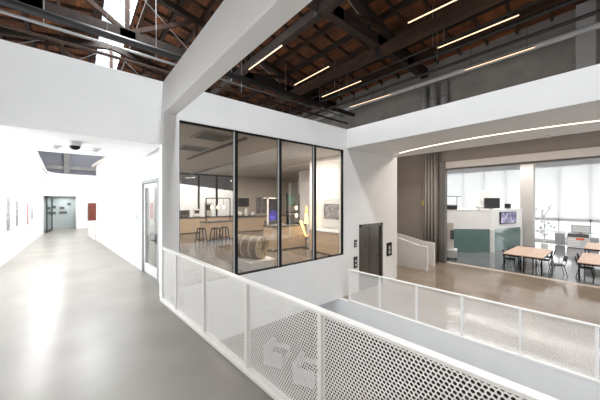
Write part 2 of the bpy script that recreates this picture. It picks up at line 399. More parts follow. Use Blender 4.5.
# big window
b = MB(); fw = .035; W4 = (wx1 - wx0) / 4
b.box((wx0, WY + .03, wz0), (wx1, WY + .12, wz0 + fw)); b.box((wx0, WY + .03, wz1 - fw), (wx1, WY + .12, wz1))
b.box((wx0, WY + .03, wz0), (wx0 + fw * .5, WY + .12, wz1)); b.box((wx1 - fw * .7, WY + .03, wz0), (wx1, WY + .12, wz1))
w1 = struct(b.build('window_1', 'black'), 'large four pane black framed exhibit window')
for k in (1, 2, 3):
    x = wx0 + W4 * k
    b = MB(); b.box((x - .036, WY + .012, wz0), (x + .036, WY + .13, wz1)); b.build('mullion', 'black', w1)
for k in range(4):
    b = MB(); b.box((wx0 + W4 * k + .02, WY + .07, wz0 + .02), (wx0 + W4 * (k + 1) - .02, WY + .082, wz1 - .02)); b.build('pane', 'glass', w1)
for k in (1, 2, 3):   # silver return beside each mullion
    x = wx0 + W4 * k
    b = MB(); b.box((x - .062, WY + .03, wz0 + .03), (x - .036, WY + .06, wz1 - .03)); b.build('mullion_fin', 'alu', w1)

# corridor door
dr = struct(MB().prism([(wallx(d0) - .02, d0), (wallx(d0) + .14, d0), (wallx(d0) + .14, d0 + .09), (wallx(d0) - .02, d0 + .09)], 0, 2.53).build('door_1', 'grey'), 'white framed glass corridor door')
wd = (Vector((wallx(d1), d1, 0)) - Vector((wallx(d0), d0, 0))).normalized(); wn = Vector((-wd.y, wd.x, 0)) * -1
def onwall(s, off=0, z=0): v = Vector((wallx(d0), d0, 0)) + wd * s - wn * -off; return Vector((v.x, v.y, z))
DL = 1.40
wn = Vector((wd.y, -wd.x, 0))                # points to +X (into the wall)
def wbox(bm, s0, s1, o0, o1, z0, z1):
    base = Vector((wallx(d0), d0, 0))
    pts = [base + wd * s + wn * o for s, o in ((s0, o0), (s0, o1), (s1, o1), (s1, o0))]
    bm.prism([(p.x, p.y) for p in pts], z0, z1); return bm
wbox(MB(), .07, DL, -.02, .14, 2.46, 2.54).build('frame', 'grey', dr)
wbox(MB(), DL - .08, DL + .02, -.02, .14, 0, 2.54).build('frame', 'grey', dr)
lf = MB(); wbox(lf, .10, .20, .02, .07, .01, 2.44); wbox(lf, DL - .19, DL - .09, .02, .07, .01, 2.44); wbox(lf, .10, DL - .09, .02, .07, .01, .26); wbox(lf, .10, DL - .09, .02, .07, 2.33, 2.44)
lf = lf.build('leaf', 'lightgrey', dr)
wbox(MB(), .19, DL - .18, .04, .05, .25, 2.34).build('pane', 'doorglass', lf)
h = MB(); wbox(h, .12, .18, -.03, .02, .92, 1.14); h.tube([(Vector((wallx(d0), d0, 1.0)) + wd * .15 - wn * .03), (Vector((wallx(d0), d0, 1.0)) + wd * .15 - wn * .09), (Vector((wallx(d0), d0, 1.0)) + wd * .30 - wn * .09)], .014)
h.build('handle', 'blackplastic', lf)

# classroom windows (plane X = 28.5)
GX = 28.5
b = MB(); b.box((28.4, -7, 4.62), (28.7, 14, 5.3)); b.box((28.4, -7, LOW), (28.7, 14, LOW + .18)); b.box((28.42, -7, .38), (28.62, 14, .62)); 
wr = struct(b.build('window_2', 'white'), 'long wall of classroom windows with white shades')
ym = [2.79 + 1.65 * k for k in range(-5, 7)]
for y in ym:
    b = MB(); b.box((28.42, y - .035, LOW), (28.58, y + .035, 4.62)); b.build('mullion', 'white', wr)
for y in ym[:-1]:
    b = MB(); b.box((28.56, y + .03, LOW + .1), (28.57, y + 1.62, 4.62)); b.build('pane', 'glass2', wr)
    b = MB(); b.box((28.36, y + .03, .55), (28.366, y + 1.62, 4.60)); b.tube([(28.38, y + .03, 4.6), (28.38, y + 1.62, 4.6)], .04); b.box((28.35, y + .03, .52), (28.38, y + 1.62, .56)); b.build('roller_shade', 'shade', wr)
b = MB(); b.box((28.44, -7, -.45), (28.6, 14, -.40)); b.build('transom', 'lightgrey', wr)
b = MB(); b.box((15.05, 14, LOW), (28.7, 14.2, 5.3)); struct(b.build('wall_classroom_left', 'white'))
b = MB(); b.box((15.05, -7.2, LOW), (28.7, -7, 5.3)); struct(b.build('wall_classroom_right', 'white'))
b = MB(); b.box((15.05, -7.2, 5.0), (28.7, 14.2, 5.2)); struct(b.build('ceiling_classroom', 'white'))
for x in (18, 21.5, 25):
    b = MB(); b.box((x - .15, -7, 4.65), (x + .15, 14, 5.0)); struct(b.build('beam_classroom', 'white'))
cp = P(527.5, 200, X=24.6); b = MB(); b.box((24.3, cp.y - .36, LOW), (24.95, cp.y + .36, 5.0)); struct(b.build('column_classroom', 'header', bevel=.02))

# ================================================================== railings
def perf_mesh(w, h, p=.030, r=.0108, t=.003, n=12):
    """perforated sheet in the local X(along) / Z plane, real round holes"""
    bm = bmesh.new(); dy = p * .866; rows = int(h / dy); dy = h / rows; nc = int(round(w / p)); p = w / nc
    def rect_pt(cx, cz, a):
        c, s_ = math.cos(a), math.sin(a); k = min((p / 2) / abs(c) if abs(c) > 1e-6 else 9, (dy / 2) / abs(s_) if abs(s_) > 1e-6 else 9)
        return (cx + c * k, cz + s_ * k)
    ca = math.atan2(dy, p); angs = sorted([ca, PI - ca, PI + ca, 2 * PI - ca] + [0, PI / 2, PI, 3 * PI / 2] + [ca / 1e9] * 0)
    extra = [ (angs[i] + (angs[(i + 1) % 8] if i < 7 else 2 * PI)) / 2 for i in range(8) if True][::2]
    angs = sorted(angs + extra); n = len(angs)
    for j in range(rows):
        cz = dy * (j + .5); off = p / 2 if j % 2 else 0; cnt = nc - 1 if j % 2 else nc
        if j % 2:
            for x0, x1 in ((0, p / 2), (w - p / 2, w)):
                for yy, flip in ((0, 0), (t, 1)):
                    v = [bm.verts.new(q) for q in ((x0, yy, cz - dy / 2), (x1, yy, cz - dy / 2), (x1, yy, cz + dy / 2), (x0, yy, cz + dy / 2))]
                    bm.faces.new(v[::-1] if flip else v)
        for i in range(cnt):
            cx = off + p * (i + .5)
            O = [rect_pt(cx, cz, a) for a in angs]; I = [(cx + r * math.cos(a), cz + r * math.sin(a)) for a in angs]
            fo = [bm.verts.new((x, 0, z)) for x, z in O]; fi = [bm.verts.new((x, 0, z)) for x, z in I]
            bo = [bm.verts.new((x, t, z)) for x, z in O]; bi = [bm.verts.new((x, t, z)) for x, z in I]
            for k in range(n):
                l = (k + 1) % n
                bm.faces.new((fo[k], fo[l], fi[l], fi[k])); bm.faces.new((bo[l], bo[k], bi[k], bi[l])); bm.faces.new((fi[k], fi[l], bi[l], bi[k]))
    me = bpy.data.meshes.new('perforated_panel'); bm.to_mesh(me); bm.free(); me.materials.append(M['white_rail']); return me

def railing(start, direction, posts, H, zb, label, p=.030, hr=.0108):
    """local X runs along the rail from start, local +Y is the far side"""
    d = Vector((direction[0], direction[1])).normalized(); rz = math.atan2(d.y, d.x)
    t = thing('guard_rail', label, 'railing', (start[0], start[1], zb), rz)
    L = posts[-1]
    MB().box((-.03, -.035, H - .03), (L + .03, .035, H)).build('top_rail', 'white_rail', t, bevel=.005)
    MB().box((-.02, -.06, .0), (L + .02, .022, .05)).build('bottom_rail', 'white_rail', t, bevel=.004)
    post = MB().box((-.022, -.03, .05), (.022, .03, H - .03)).build('post', 'white_rail', t, bevel=.003)
    for k, x in enumerate(posts):
        o = post
        if k: o = post.copy(); COL.objects.link(o)
        o.location = (x, 0, 0)
    cache = {}
    for x0, x1 in zip(posts, posts[1:]):
        w = round(x1 - x0, 3)
        if w not in cache: cache[w] = perf_mesh(w - .044, H - .082, p, hr)
        o = bpy.data.objects.new('perforated_panel', cache[w]); COL.objects.link(o); o.parent = t; o.location = (x0 + .022, -.002, .051)
    return t
railing((railx(5.83), 5.83), (.0655, -1), [0, .76, 1.91, 3.06, 4.21, 5.62, 7.03, 8.44], 1.06, 0, 'white perforated metal guard rail along the grey corridor edge')
railing((rail2x(5.51), 5.51), (.07, -1), [1.063 * k for k in range(8)], 1.02, LOW, 'white perforated metal guard rail along the tan floor edge', .022, .0089)

# ramp guard walls beyond the lift
pa = P(427, 271, Z=LOW); pb = P(396, 265, Z=LOW)
def ramp_wall(x, prof, name):
    b = MB()
    for (y0, z0), (y1, z1) in zip(prof, prof[1:]): b.prism([(x, y0), (x + .12, y0), (x + .12, y1), (x, y1)], LOW, [z0, z0, z1, z1])
    struct(b.build(name, 'white'))
ramp_wall(pa.x, [(pa.y, -.16), (5.95, -.13), (6.4, -.02), (6.8, .08), (7.3, .17), (9.8, .45)], 'wall_ramp_near')
ramp_wall(13.5, [(5.75, -.13), (6.4, -.08), (7.3, .1), (9.8, .45)], 'wall_ramp_far')

# ================================================================== roof things
def truss(y, label):
    zb = 9.0; t = thing('roof_truss', label, 'roof truss', (RX, y, zb))
    xs = [-14.5, -11.6, -8.7, -5.8, -2.9, 0, 2.9, 5.8, 8.7, 11.2, 13.1]
    f = lambda x: roofz(x + RX) - .42 - zb
    MB().box((-14.6, -.17, -.24), (13.1, .17, .24)).build('bottom_chord', 'timber', t, bevel=.01)
    for a, c in ((-14.6, 0), (0, 13.1)): MB().bar((a, 0, f(a)), (c, 0, f(c)), .26, .28).build('top_chord', 'timber', t)
    for i, x in enumerate(xs[1:-1]):
        MB().bar((x, 0, .1), (x, 0, f(x)), .16, .16).build('post', 'timber2', t)
        MB().box((x - .28, -.17, -.2), (x + .28, .17, .22)).build('gusset_plate', 'steel_dark', t)
    for a, c in zip(xs[:-1], xs[1:]):
        lo, hi = (a, c) if abs(a) > abs(c) else (c, a)
        MB().bar((hi, .0, .15), (lo, 0, f(lo)), .13, .18).build('diagonal', 'timber2', t)
        MB().tube([(lo, .1, .15), (hi, .1, f(hi))], .018, 6).build('tie_rod', 'pipe', t)
    return t
truss(6.8, 'dark timber roof truss crossing directly above the white window wall')
truss(13.5, 'dark timber roof truss beyond the white bulkhead, nearer of the two there')
truss(20.2, 'farthest brown timber roof truss, glimpsed over the white bulkhead')

def long_pipe(name, label, cat, pts, r, m, hang=None, hm='pipe', n=10, group=None):
    p0 = Vector(pts[0]); t = thing(name, label, cat, p0, group=group)
    loc = [Vector(p) - p0 for p in pts]
    MB().tube(loc, r, n).build('tube', m, t, smooth=True)
    if hang:
        d = loc[-1]; k = int(d.length / hang)
        for i in range(1, k + 1):
            q = d * ((i - .5) / k); zt = roofz(p0.x + q.x) - p0.z - .03
            MB().tube([q + Vector((0, 0, r * .8)), Vector((q.x, q.y, zt))], .012, 6).build('hanger_rod', hm, t)
    return t
long_pipe('pipe', 'silver pipe hung under the roof over the white bulkhead', 'pipe', [(-12.9, 12.6, 8.0), (14.7, 12.6, 8.0)], .05, 'pipe', 3.4)
long_pipe('pipe', 'thin brown pipe hung beside the silver pipe under the roof', 'pipe', [(-12.9, 12.2, 7.4), (14.7, 12.2, 7.4)], .05, 'timber2', 4.6)
long_pipe('cable_duct', 'dark square duct run hung above the silver pipe', 'duct', [(-12.7, 11.4, 7.75), (14.4, 11.4, 7.75)], .14, 'steel_dark', None, n=4)
for i, (x, z, r, m, lab) in enumerate(((11.3, 8.35, .035, 'pipe_dark', 'thin dark conduit, upper of the two above the right fascia'),
                                     (11.7, 7.52, .06, 'pipe_dark', 'dark conduit, thicker one running beside the thin dark conduit'),
                                     (12.4, 8.5, .09, 'pipe_dark', 'fat dark pipe running along the roof near the grey wall'),
                                     (14.4, 8.3, .12, 'lightgrey', 'long pale pipe fixed along the grey concrete wall'))):
    long_pipe('conduit', lab, 'pipe', [(x, -8.8, z), (x, 24, z)], r, m, 5.0)
t = thing('timber_beam', 'thick brown timber beam hung under the trusses above the right fascia', 'beam', (10.4, -8.8, 8.62))
MB().box((-.16, 0, -.2), (.16, 33, .2)).build('beam_body', 'timber2', t)
for y in (8, 15.6, 22.3): MB().box((-.18, y - .1, -.22), (.18, y + .1, .24)).build('strap', 'steel_dark', t)
t = thing('timber_beam', 'dark timber beam running beneath the roof above the window wall', 'beam', (6.6, -8.8, 8.66))
MB().box((-.13, 0, -.17), (.13, 33, .17)).build('beam_body', 'timber', t)
for y in (8, 15.6, 22.3): MB().box((-.15, y - .1, -.19), (.15, y + .1, .24)).build('strap', 'steel_dark', t)

lights = [((408, 23), (462, -3), 'long linear light highest in the roof above the right fascia'),
          ((438, 48), (519, 15), 'linear light hung in front of the grey wall, second highest'),
          ((465, 70), (535, 47), 'linear light hung closest to the grey concrete wall'),
          ((322, 97), (361, 81), 'short linear light beneath the big truss over the window wall'),
          ((294.5, 85), (329, 66.5), 'linear light against the brown beam left of the big truss'),
          ((350, 107), (390, 94.5), 'lowest linear light, just above the corner of the white fascia'),
          ((249, 69.5), (282, 45.5), 'linear light nearest the white crossing beam')]
for (a, c, lab) in lights:
    p0 = P(*a, Z=7.6); p1 = P(*c, Z=7.6); mid = (p0 + p1) / 2; hl = (p0 - p1).length / 2; x = mid.x
    t = thing('linear_pendant_light', lab, 'light', mid, group='linear lights under the roof')
    d = (p1 - p0).normalized()
    MB().bar(-d * hl, d * hl, .03, .025).build('diffuser', 'led', t)
    MB().bar(-d * hl + Vector((0, 0, .035)), d * hl + Vector((0, 0, .035)), .05, .04).build('housing', 'steel_dark', t)
    for s in (-.8, .8):
        q = d * hl * s; MB().tube([q + Vector((0, 0, .06)), Vector((q.x, q.y, roofz(x + q.x) - 7.6 - .05))], .01, 5).build('hanger_cable', 'steel_dark', t)
# upright ducts at the truss seat on the grey wall
for y, lab in ((6.75, 'grey upright duct on the grey wall, leftmost of three'), (6.25, 'grey upright duct on the grey wall, middle of three'), (5.7, 'grey upright duct on the grey wall, rightmost of three')):
    t = thing('duct_riser', lab, 'duct', (14.6, y, 4.92), group='upright ducts at the truss end')
    MB().tube([(0, 0, 0), (0, 0, 3.2)], .165, 14).build('tube', 'risergrey', t, smooth=True)
    for z in (.8, 2.4): MB().tube([(0, 0, z), (0, 0, z + .07)], .19, 14).build('collar', 'pipe', t)
b = MB(); b.box((14.35, .45, 4.9), (14.8, .95, 9.3)); struct(b.build('column_right', 'risergrey'))

# cove strip in the right soffit
pts = [(9.75, 6.0 - .25), (9.28, 5.2), (8.79, 3.7), (8.66, 1.98), (8.93, .22), (9.7, -1.4), (10.0, -1.9)]
cv = bez([(9.28, 5.2), (8.5, 3.6), (8.35, 1.2), (9.15, -.6)], 20)
b = MB(); b.tube([(p.x, p.y, BZ - .004) for p in cv], .012, 6)
tag(b.build('cove_light_strip', 'led2', loc=(9.28, 5.2, BZ)), 'warm curved light strip recessed in the white soffit above the tan floor', 'light')
for q, lab in (((548, 135.5), 'small sprinkler head on the soffit beside the light strip'),):
    p = P(*q, Z=BZ); b = MB(); b.lathe([(.05, 0), (.05, -.012), (.02, -.02), (.02, -.05), (.035, -.055), (.035, -.06)], (p.x, p.y, BZ)); tag(b.build('sprinkler_head', 'alu', loc=(p.x, p.y, BZ)), lab, 'sprinkler')

# ceiling devices in the corridor soffit
SZ = 3.12
p = P(75, 141.5, Z=SZ); t = thing('security_camera', 'white dome security camera with black bubble on corridor soffit', 'camera', (p.x, p.y, SZ))
MB().lathe([(.11, 0), (.11, -.05), (.09, -.09)], n=24).build('housing', 'lightgrey', t)
MB().lathe([(.085, -.085), (.08, -.12), (.05, -.15), (.01, -.162)], n=24).build('dome', 'black', t, smooth=True)
for q, lab in (((55, 145.5), 'white smoke detector left of the dome camera'), ((95, 148.5), 'white smoke detector right of the dome camera')):
    p = P(*q, Z=SZ); t = thing('smoke_detector', lab, 'smoke detector', (p.x, p.y, SZ))
    MB().lathe([(.1, 0), (.1, -.02), (.07, -.045)], n=24).build('base', 'lightgrey', t)
    MB().lathe([(.05, -.044), (.045, -.06), (.01, -.065)], n=20).build('sensor', 'grey', t)

# ================================================================== lift, wall devices
t = thing('elevator', 'dark bronze steel elevator doors in the white wall', 'elevator', ((ex0 + ex1) / 2, WY, LOW))
w = (ex1 - ex0) / 2; hh = ez1 - LOW
b = MB(); b.box((-w, -.015, 0), (-w + .1, .1, hh)); b.box((w - .1, -.015, 0), (w, .1, hh)); b.box((-w, -.015, hh - .1), (w, .1, hh)); b.build('frame', 'bronze', t)
MB().box((-w + .1, .05, 0), (-.06, .09, hh - .1)).build('door_panel', 'bronze', t)
MB().box((-.055, .04, 0), (w - .1, .08, hh - .1)).build('door_panel', 'bronze', t)
MB().box((-w, .09, 0), (w, .2, hh)).build('back_plate', 'jamb', t)
MB().box((w - .3, .03, 1.05), (w - .22, .042, 1.2)).build('notice_plate', 'blackplastic', t)
def wallplate(name, q0, q1, lab, cat, m='blackplastic', lamp=None):
    a = P(*q0, Y=WY); c = P(*q1, Y=WY); t = thing(name, lab, cat, ((a.x + c.x) / 2, WY, c.z)); hw = (c.x - a.x) / 2; H = a.z - c.z
    MB().box((-hw, -.02, 0), (hw, 0, H)).build('plate', m, t, bevel=.004)
    for k, z in enumerate((.28, .62)):
        MB().tube([(0, -.018, H * z), (0, -.03, H * z)], hw * .45, 12).build('button', lamp or 'alu', t)
wallplate('call_button_plate', (354, 240), (356.6, 247), 'small dark call plate, upper one left of the elevator', 'button plate')
wallplate('call_button_plate', (353.6, 257), (357, 267.5), 'dark call plate, lower and larger one left of the elevator', 'button plate')
wallplate('alarm_panel', (386.5, 243), (391.5, 255), 'black alarm panel right of the elevator', 'alarm panel', 'black', 'grey')

# corridor wall devices
def wt(name, px, z0, z1, s, lab, cat, m):
    d = ray(px, 200); # intersect with right wall
    k = (1.56 + .0836 * 7.18) / (d.x + .0836 * d.y); p = d * k; rz = math.atan(-.0836) * -1
    t = thing(name, lab, cat, (p.x, p.y, z0), math.atan(.0836)); MB().box((-.015, -s / 2, 0), (.0, s / 2, z1 - z0)).build('body', m, t, bevel=.003)
    MB().box((-.018, -s * .3, (z1 - z0) * .6), (-.014, s * .3, (z1 - z0) * .85)).build('window', 'offscreen', t); return t
wt('card_reader', 137.3, 1.35, 1.58, .10, 'small dark card reader on white wall beside the door', 'card reader', 'grey')
wt('light_switch', 134.6, 1.02, 1.16, .09, 'small white switch plate under the card reader', 'switch', 'lightgrey')
# left wall art
for i, (y, w, z0, z1, m, lab) in enumerate(((11.2, .55, 1.0, 2.1, 'art3', 'framed grey print on left corridor wall, nearest the camera'), (12.6, .6, .95, 2.1, 'art1', 'framed mixed colour print, second along the left corridor wall'),
      (14.0, .5, 1.0, 2.0, 'art3', 'framed dark grey print in the middle of left corridor wall'), (16.2, .5, .9, 1.9, 'art2', 'framed red and white print on the left corridor wall'), (17.4, .45, 1.05, 2.15, 'art3', 'framed grey print beside the red one, farthest along left wall'))):
    t = thing('framed_print', lab, 'picture', (leftx(y), y, z0), math.atan(-.025), group='prints on the left corridor wall')
    MB().box((0, -w / 2, 0), (.03, w / 2, z1 - z0)).build('frame', 'white_rail', t)
    MB().box((.03, -w / 2 + .05, .05), (.034, w / 2 - .05, z1 - z0 - .05)).build('print', m, t)
# corridor end
def curve_hit(px):
    d = ray(px, 200).xy
    for p, q in zip(path, path[1:]):
        e = (q - p).xy; k = d.x * e.y - d.y * e.x
        u = (d.x * -p.y + d.y * p.x) / k if k else 9
        u = (p.x * d.y - p.y * d.x) / (d.x * e.y - d.y * e.x) if k else 9
        if 0 <= u <= 1: h = p.xy + e * u; return h, math.atan2(e.y, e.x)
h_, a_ = curve_hit(94)
t = thing('poster', 'dark red poster on the curved wall at the corridor end', 'poster', (h_.x, h_.y - .05, .42), a_)
MB().box((-.36, -.03, 0), (.36, 0, 1.36)).build('board', 'jamb', t); MB().box((-.33, -.034, .04), (.33, -.03, 1.32)).build('print', 'redart', t)
t = thing('reception_counter', 'low white counter against the far end of the corridor wall', 'counter', (wallx(17.6) + .12, 17.6, 0), math.atan(.0836))
MB().box((-.2, -1.05, 0), (.4, 1.2, .8)).build('body', 'white', t, bevel=.01); MB().box((-.22, -1.07, .8), (.42, 1.22, .84)).build('countertop', 'white_rail', t, bevel=.006)
for i, (q, s, lab) in enumerate((((54, 207), .20, 'upper left small dark sign in the corridor end recess'), ((54, 213), .2, 'lower left small dark sign in the corridor end recess'), ((62, 208), .26, 'upper middle small dark sign in the corridor end recess'), ((63, 212.5), .42, 'wide lower dark sign in the corridor end recess'), ((69, 204), .2, 'right dark sign, highest in the corridor end recess'))):
    p = P(*q, Y=25.3); b = MB(); b.box((p.x - s / 2, 25.27, p.z - .09), (p.x + s / 2, 25.299, p.z + .09)); tag(b.build('wall_sign', 'jamb', loc=(p.x, 25.3, p.z)), lab, 'sign', 'small signs in the recess')
b = MB(); b.box((-1.36, 22.3, 0), (-1.3, 22.38, 2.24)); b.box((-1.22, 24.1, 0), (-1.16, 24.18, 2.24)); b.prism([(-1.36, 22.3), (-1.3, 22.3), (-1.16, 24.18), (-1.22, 24.18)], 2.16, 2.24); b.prism([(-1.36, 22.3), (-1.3, 22.3), (-1.16, 24.18), (-1.22, 24.18)], 0, .1)
d2 = struct(b.build('door_2', 'steel_dark'), 'glazed door at the left of the corridor end recess')
MB().prism([(-1.335, 22.36), (-1.325, 22.36), (-1.185, 24.12), (-1.195, 24.12)], .1, 2.16).build('pane', 'doorglass', d2)
MB().box((-1.27, 23.9, 1.0), (-1.17, 23.95, 1.1)).build('handle', 'black', d2)

# ================================================================== white lounge seats in the lower atrium
def lounge(lab, loc, rz):
    t = thing('lounge_chair', lab, 'armchair', loc, rz)
    MB().box((-.42, -.40, .04), (.42, .40, .36)).build('base', 'white', t, bevel=.03)
    MB().box((-.42, .24, .36), (.42, .42, .78)).build('backrest', 'white', t, bevel=.04)
    for s in (-1, 1): MB().box((s * .42 - (.14 if s > 0 else 0), -.4, .36), (s * .42 + (.14 if s < 0 else 0), .26, .58)).build('armrest', 'white', t, bevel=.03)
    MB().box((-.27, -.38, .36), (.27, .24, .46)).build('seat_cushion', 'cushion', t, bevel=.03)
    for x in (-.36, .36):
        for y in (-.34, .34): MB().box((x - .03, y - .03, 0), (x + .03, y + .03, .05)).build('foot', 'black', t)
p = P(277, 362, Z=BASE); lounge('white boxy lounge chair with dark seat on the lower floor, left one', (p.x, p.y, BASE), .5)
p = P(307, 380, Z=BASE); lounge('white boxy lounge chair with dark seat on the lower floor, right one', (p.x, p.y, BASE), .5)

# ================================================================== curtain and cart near the opening
t = thing('curtain', 'taupe pleated curtain hanging beside the classroom opening', 'curtain', (14.45, 6.27, LOW))
b = MB(); n = 60; pr = []
for k in range(n + 1):
    s = k / n; pr.append((.10 * math.sin(s * 2 * PI * 4.5) + .02 * math.sin(s * 31), -.34 + s * .82))
rows = [(.03, 1.0), (3.1, .93), (6.0, .85)]
rr = []
for z, sc in rows: rr.append([b.bm.verts.new((x, y * sc, z)) for x, y in pr])
for A, B in zip(rr, rr[1:]):
    for k in range(n): b.face([A[k], A[k + 1], B[k + 1], B[k]])
o = b.build('fabric', 'curtain', t, smooth=True); sm = o.modifiers.new('solid', 'SOLIDIFY'); sm.thickness = .012
MB().box((-.06, -.34, 6.0), (.06, 3.6, 6.06)).build('track', 'jamb', t)
p = P(424, 203, X=14.8); b = MB(); b.box((14.78, p.y - .1, p.z - .13), (14.8, p.y + .1, p.z + .13)); tag(b.build('caution_sign', 'yellow', loc=(14.8, p.y, p.z)), 'small yellow sign on the taupe wall beside the curtain', 'sign')

t = thing('utility_cart', 'grey utility cart with tall equipment tower inside the opening', 'cart', (P(451.5, 259, Z=LOW).x, P(451.5, 259, Z=LOW).y, LOW), .3)
MB().box((-.3, -.25, .12), (.3, .25, .5)).build('cabinet', 'grey', t, bevel=.01); MB().box((-.32, -.27, .5), (.32, .27, .56)).build('shelf', 'lightgrey', t)
MB().box((-.1, -.1, .56), (.16, .2, 2.0)).build('tower', 'header', t, bevel=.01); MB().box((-.12, -.12, 1.1), (-.1, .05, 1.6)).build('screen', 'offscreen', t)
for x in (-.24, .24):
    for y in (-.2, .2): MB().tube([(x - .02, y, .06), (x + .02, y, .06)], .06, 12).build('wheel', 'black', t)

# ================================================================== classroom pod
A = P(446, 250.5, Z=LOW); Bc = P(493.5, 252, Z=LOW); C = P(521, 247, Z=LOW)
Bc = Vector((19.9, 4.95, LOW)); A = Vector((17.75, 7.2, LOW)); C = Vector((23.4, 4.12, LOW))
D = Vector((23.5, 9.0, LOW))
t = thing('reception_pod', 'white raised reception pod with teal glass base in the classroom', 'reception desk', (Bc.x, Bc.y, LOW))
poly = [A.xy - Bc.xy, (0, 0), C.xy - Bc.xy, D.xy - Bc.xy]; poly = [tuple(q) for q in poly]
def inset(pl, k):
    cx = sum(q[0] for q in pl) / len(pl); cy = sum(q[1] for q in pl) / len(pl)
    return [(cx + (q[0] - cx) * k, cy + (q[1] - cy) * k) for q in pl]
MB().prism(poly, 1.42, 2.60).build('parapet', 'white', t)
MB().prism(inset(poly, .992), 0, 1.42).build('glass_base', 'teal', t)
MB().prism(inset(poly, 1.01), 2.60, 2.64).build('countertop', 'white_rail', t)
MB().prism(inset(poly, .985), 0, .08).build('plinth', 'alu', t)
for s in (0.0, ):
    MB().box((-.12, -.10, 0), (.06, .10, 1.42)).build('corner_post', 'white', t)
MB().bar((C.xy - Bc.xy).to_3d() + Vector((-.1, .05, 0)), (C.xy - Bc.xy).to_3d() + Vector((-.1, .05, 1.42)), .16).build('corner_post', 'white', t)
# TV on its right face
dirr = (C - Bc).normalized(); rz = math.atan2(dirr.y, dirr.x)
tt = Bc + dirr * ((P(510, 217, X=21.5).x - 0) * 0 + 1.75)
t = thing('wall_television', 'television showing a dark blue picture on the white pod', 'television', (tt.x, tt.y, LOW + 1.72), rz)
MB().box((-.95, -.08, 0), (.95, -.01, .76)).build('bezel', 'black', t, bevel=.01); MB().box((-.91, -.086, .04), (.91, -.08, .72)).build('screen', 'tv', t)
# things on top of the pod
ZT = LOW + 2.642
def monitor(lab, loc, rz, w=.9, h=.62, m='offscreen', cat='monitor'):
    t = thing('desktop_monitor', lab, cat, loc, rz)
    MB().box((-.16, -.1, 0), (.16, .1, .02)).build('foot', 'blackplastic', t); MB().box((-.04, -.02, .02), (.04, .02, .16)).build('neck', 'blackplastic', t)
    MB().box((-w / 2, -.04, .06), (w / 2, 0, .06 + h)).build('casing', 'blackplastic', t, bevel=.01); MB().box((-w / 2 + .03, -.044, .09), (w / 2 - .03, -.04, .03 + h)).build('screen', m, t); return t
p = Bc + dirr * .9 + Vector((0, .45, 0)); p = Vector((p.x, p.y, ZT))
monitor('black computer monitor on top of the white pod', p, -AZ - .1, .95, .68)
p = P(514, 209, Z=ZT + .02); p = Bc + dirr * 2.6 + Vector((0, .35, 0)); monitor('small dark monitor at the right end of the white pod', (p.x, p.y, ZT), -AZ - .9, .34, .3)
q = Vector((19.35, 6.2, ZT)); t = thing('whiteboard', 'white upright panel behind the black monitor on the pod', 'whiteboard', Vector((20.75, 5.75, ZT)), -AZ)
MB().box((-.75, 0, 0), (.75, .04, 1.25)).build('board', 'white_rail', t, bevel=.01)
for s in (-.6, .6): MB().box((s - .03, -.12, 0), (s + .03, .16, .03)).build('foot', 'alu', t)
t = thing('printer', 'black printer on the left end of the white pod', 'printer', (18.4, 6.75, ZT), -AZ)
MB().box((-.26, -.2, 0), (.26, .2, .26)).build('body', 'blackplastic', t, bevel=.02); MB().box((-.2, -.24, .26), (.2, .16, .3)).build('tray', 'grey', t)
t = thing('overhead_shelf', 'thin dark shelf above the black printer on the pod', 'shelf', (18.4, 6.75, ZT), -AZ)
for s in (-.5, .5): MB().box((s - .015, .25, 0), (s + .015, .28, .85)).build('leg', 'jamb', t)
MB().box((-.55, -.1, .82), (.55, .3, .86)).build('shelf_board', 'jamb', t)
t = thing('desk_lamp', 'white domed desk lamp on the middle of the white pod', 'lamp', (19.6, 5.6, ZT), 0)
MB().lathe([(.1, 0), (.1, .02), (.015, .03), (.015, .2)]).build('stand', 'lightgrey', t); MB().lathe([(.24, .14), (.2, .24), (.1, .3), (.02, .31)]).build('lamp_shade', 'white_rail', t, smooth=True)

# flower stand beside the column
p = P(541, 246, Z=LOW); t = thing('branching_plant', 'pale branching plant standing beside the column', 'plant', (23.6, 3.0, LOW))
MB().lathe([(.16, 0), (.2, .4), (.17, .4)]).build('pot', 'white_rail', t)
b = MB(); b.tube([(0, 0, .35), (.03, .02, 1.2), (0, 0, 2.2)], .025, 6); lv = MB()
for k in range(26):
    a = random.uniform(0, 2 * PI); z = random.uniform(.9, 2.9); r = random.uniform(.15, .5); e = Vector((r * math.cos(a), r * math.sin(a), z)); b.tube([(0, 0, min(2.2, z - .3)), e], .01, 5)
    lv.cbox(e, (.13, .05, .1), Matrix.Rotation(a, 3, 'Z') @ Matrix.Rotation(random.uniform(-1, 1), 3, 'Y'))
b.build('branches', 'lightgrey', t); lv.build('leaves', 'leaf', t)

# tables
def table_proto():
    t = thing('work_table', '', 'table', group='wood topped tables in the classroom')
    L, Wd = 3.0, .71
    MB().box((0, 0, .71), (L, Wd, .75)).build('tabletop', 'tabletop', t, bevel=.006)
    b = MB(); b.box((.03, .03, .65), (L - .03, .07, .71)); b.box((.03, Wd - .07, .65), (L - .03, Wd - .03, .71)); b.box((.03, .03, .65), (.07, Wd - .03, .71)); b.box((L - .07, .03, .65), (L - .03, Wd - .03, .71)); b.build('apron', 'black', t)
    for x in (.03, L - .08):
        for y in (.03, Wd - .08): MB().box((x, y, 0), (x + .05, y + .05, .66)).build('leg', 'black', t)
    return t
tp = table_proto()
place(tp, (15.4, 2.72, LOW), 0, 'wood topped table, left one of the joined pair left of the printer')
place(dup(tp), (15.4, 2.0, LOW), 0, 'wood topped table, right one of the joined pair left of the printer')
place(dup(tp), (15.5, .28, LOW), 0, 'wood topped table at the right edge, left one of that pair')
place(dup(tp), (15.5, -.44, LOW), 0, 'wood topped table mostly cut off by the right picture edge')
place(dup(tp), (20.2, .35, LOW), 0, 'wood topped table farther back, in front of the printer')
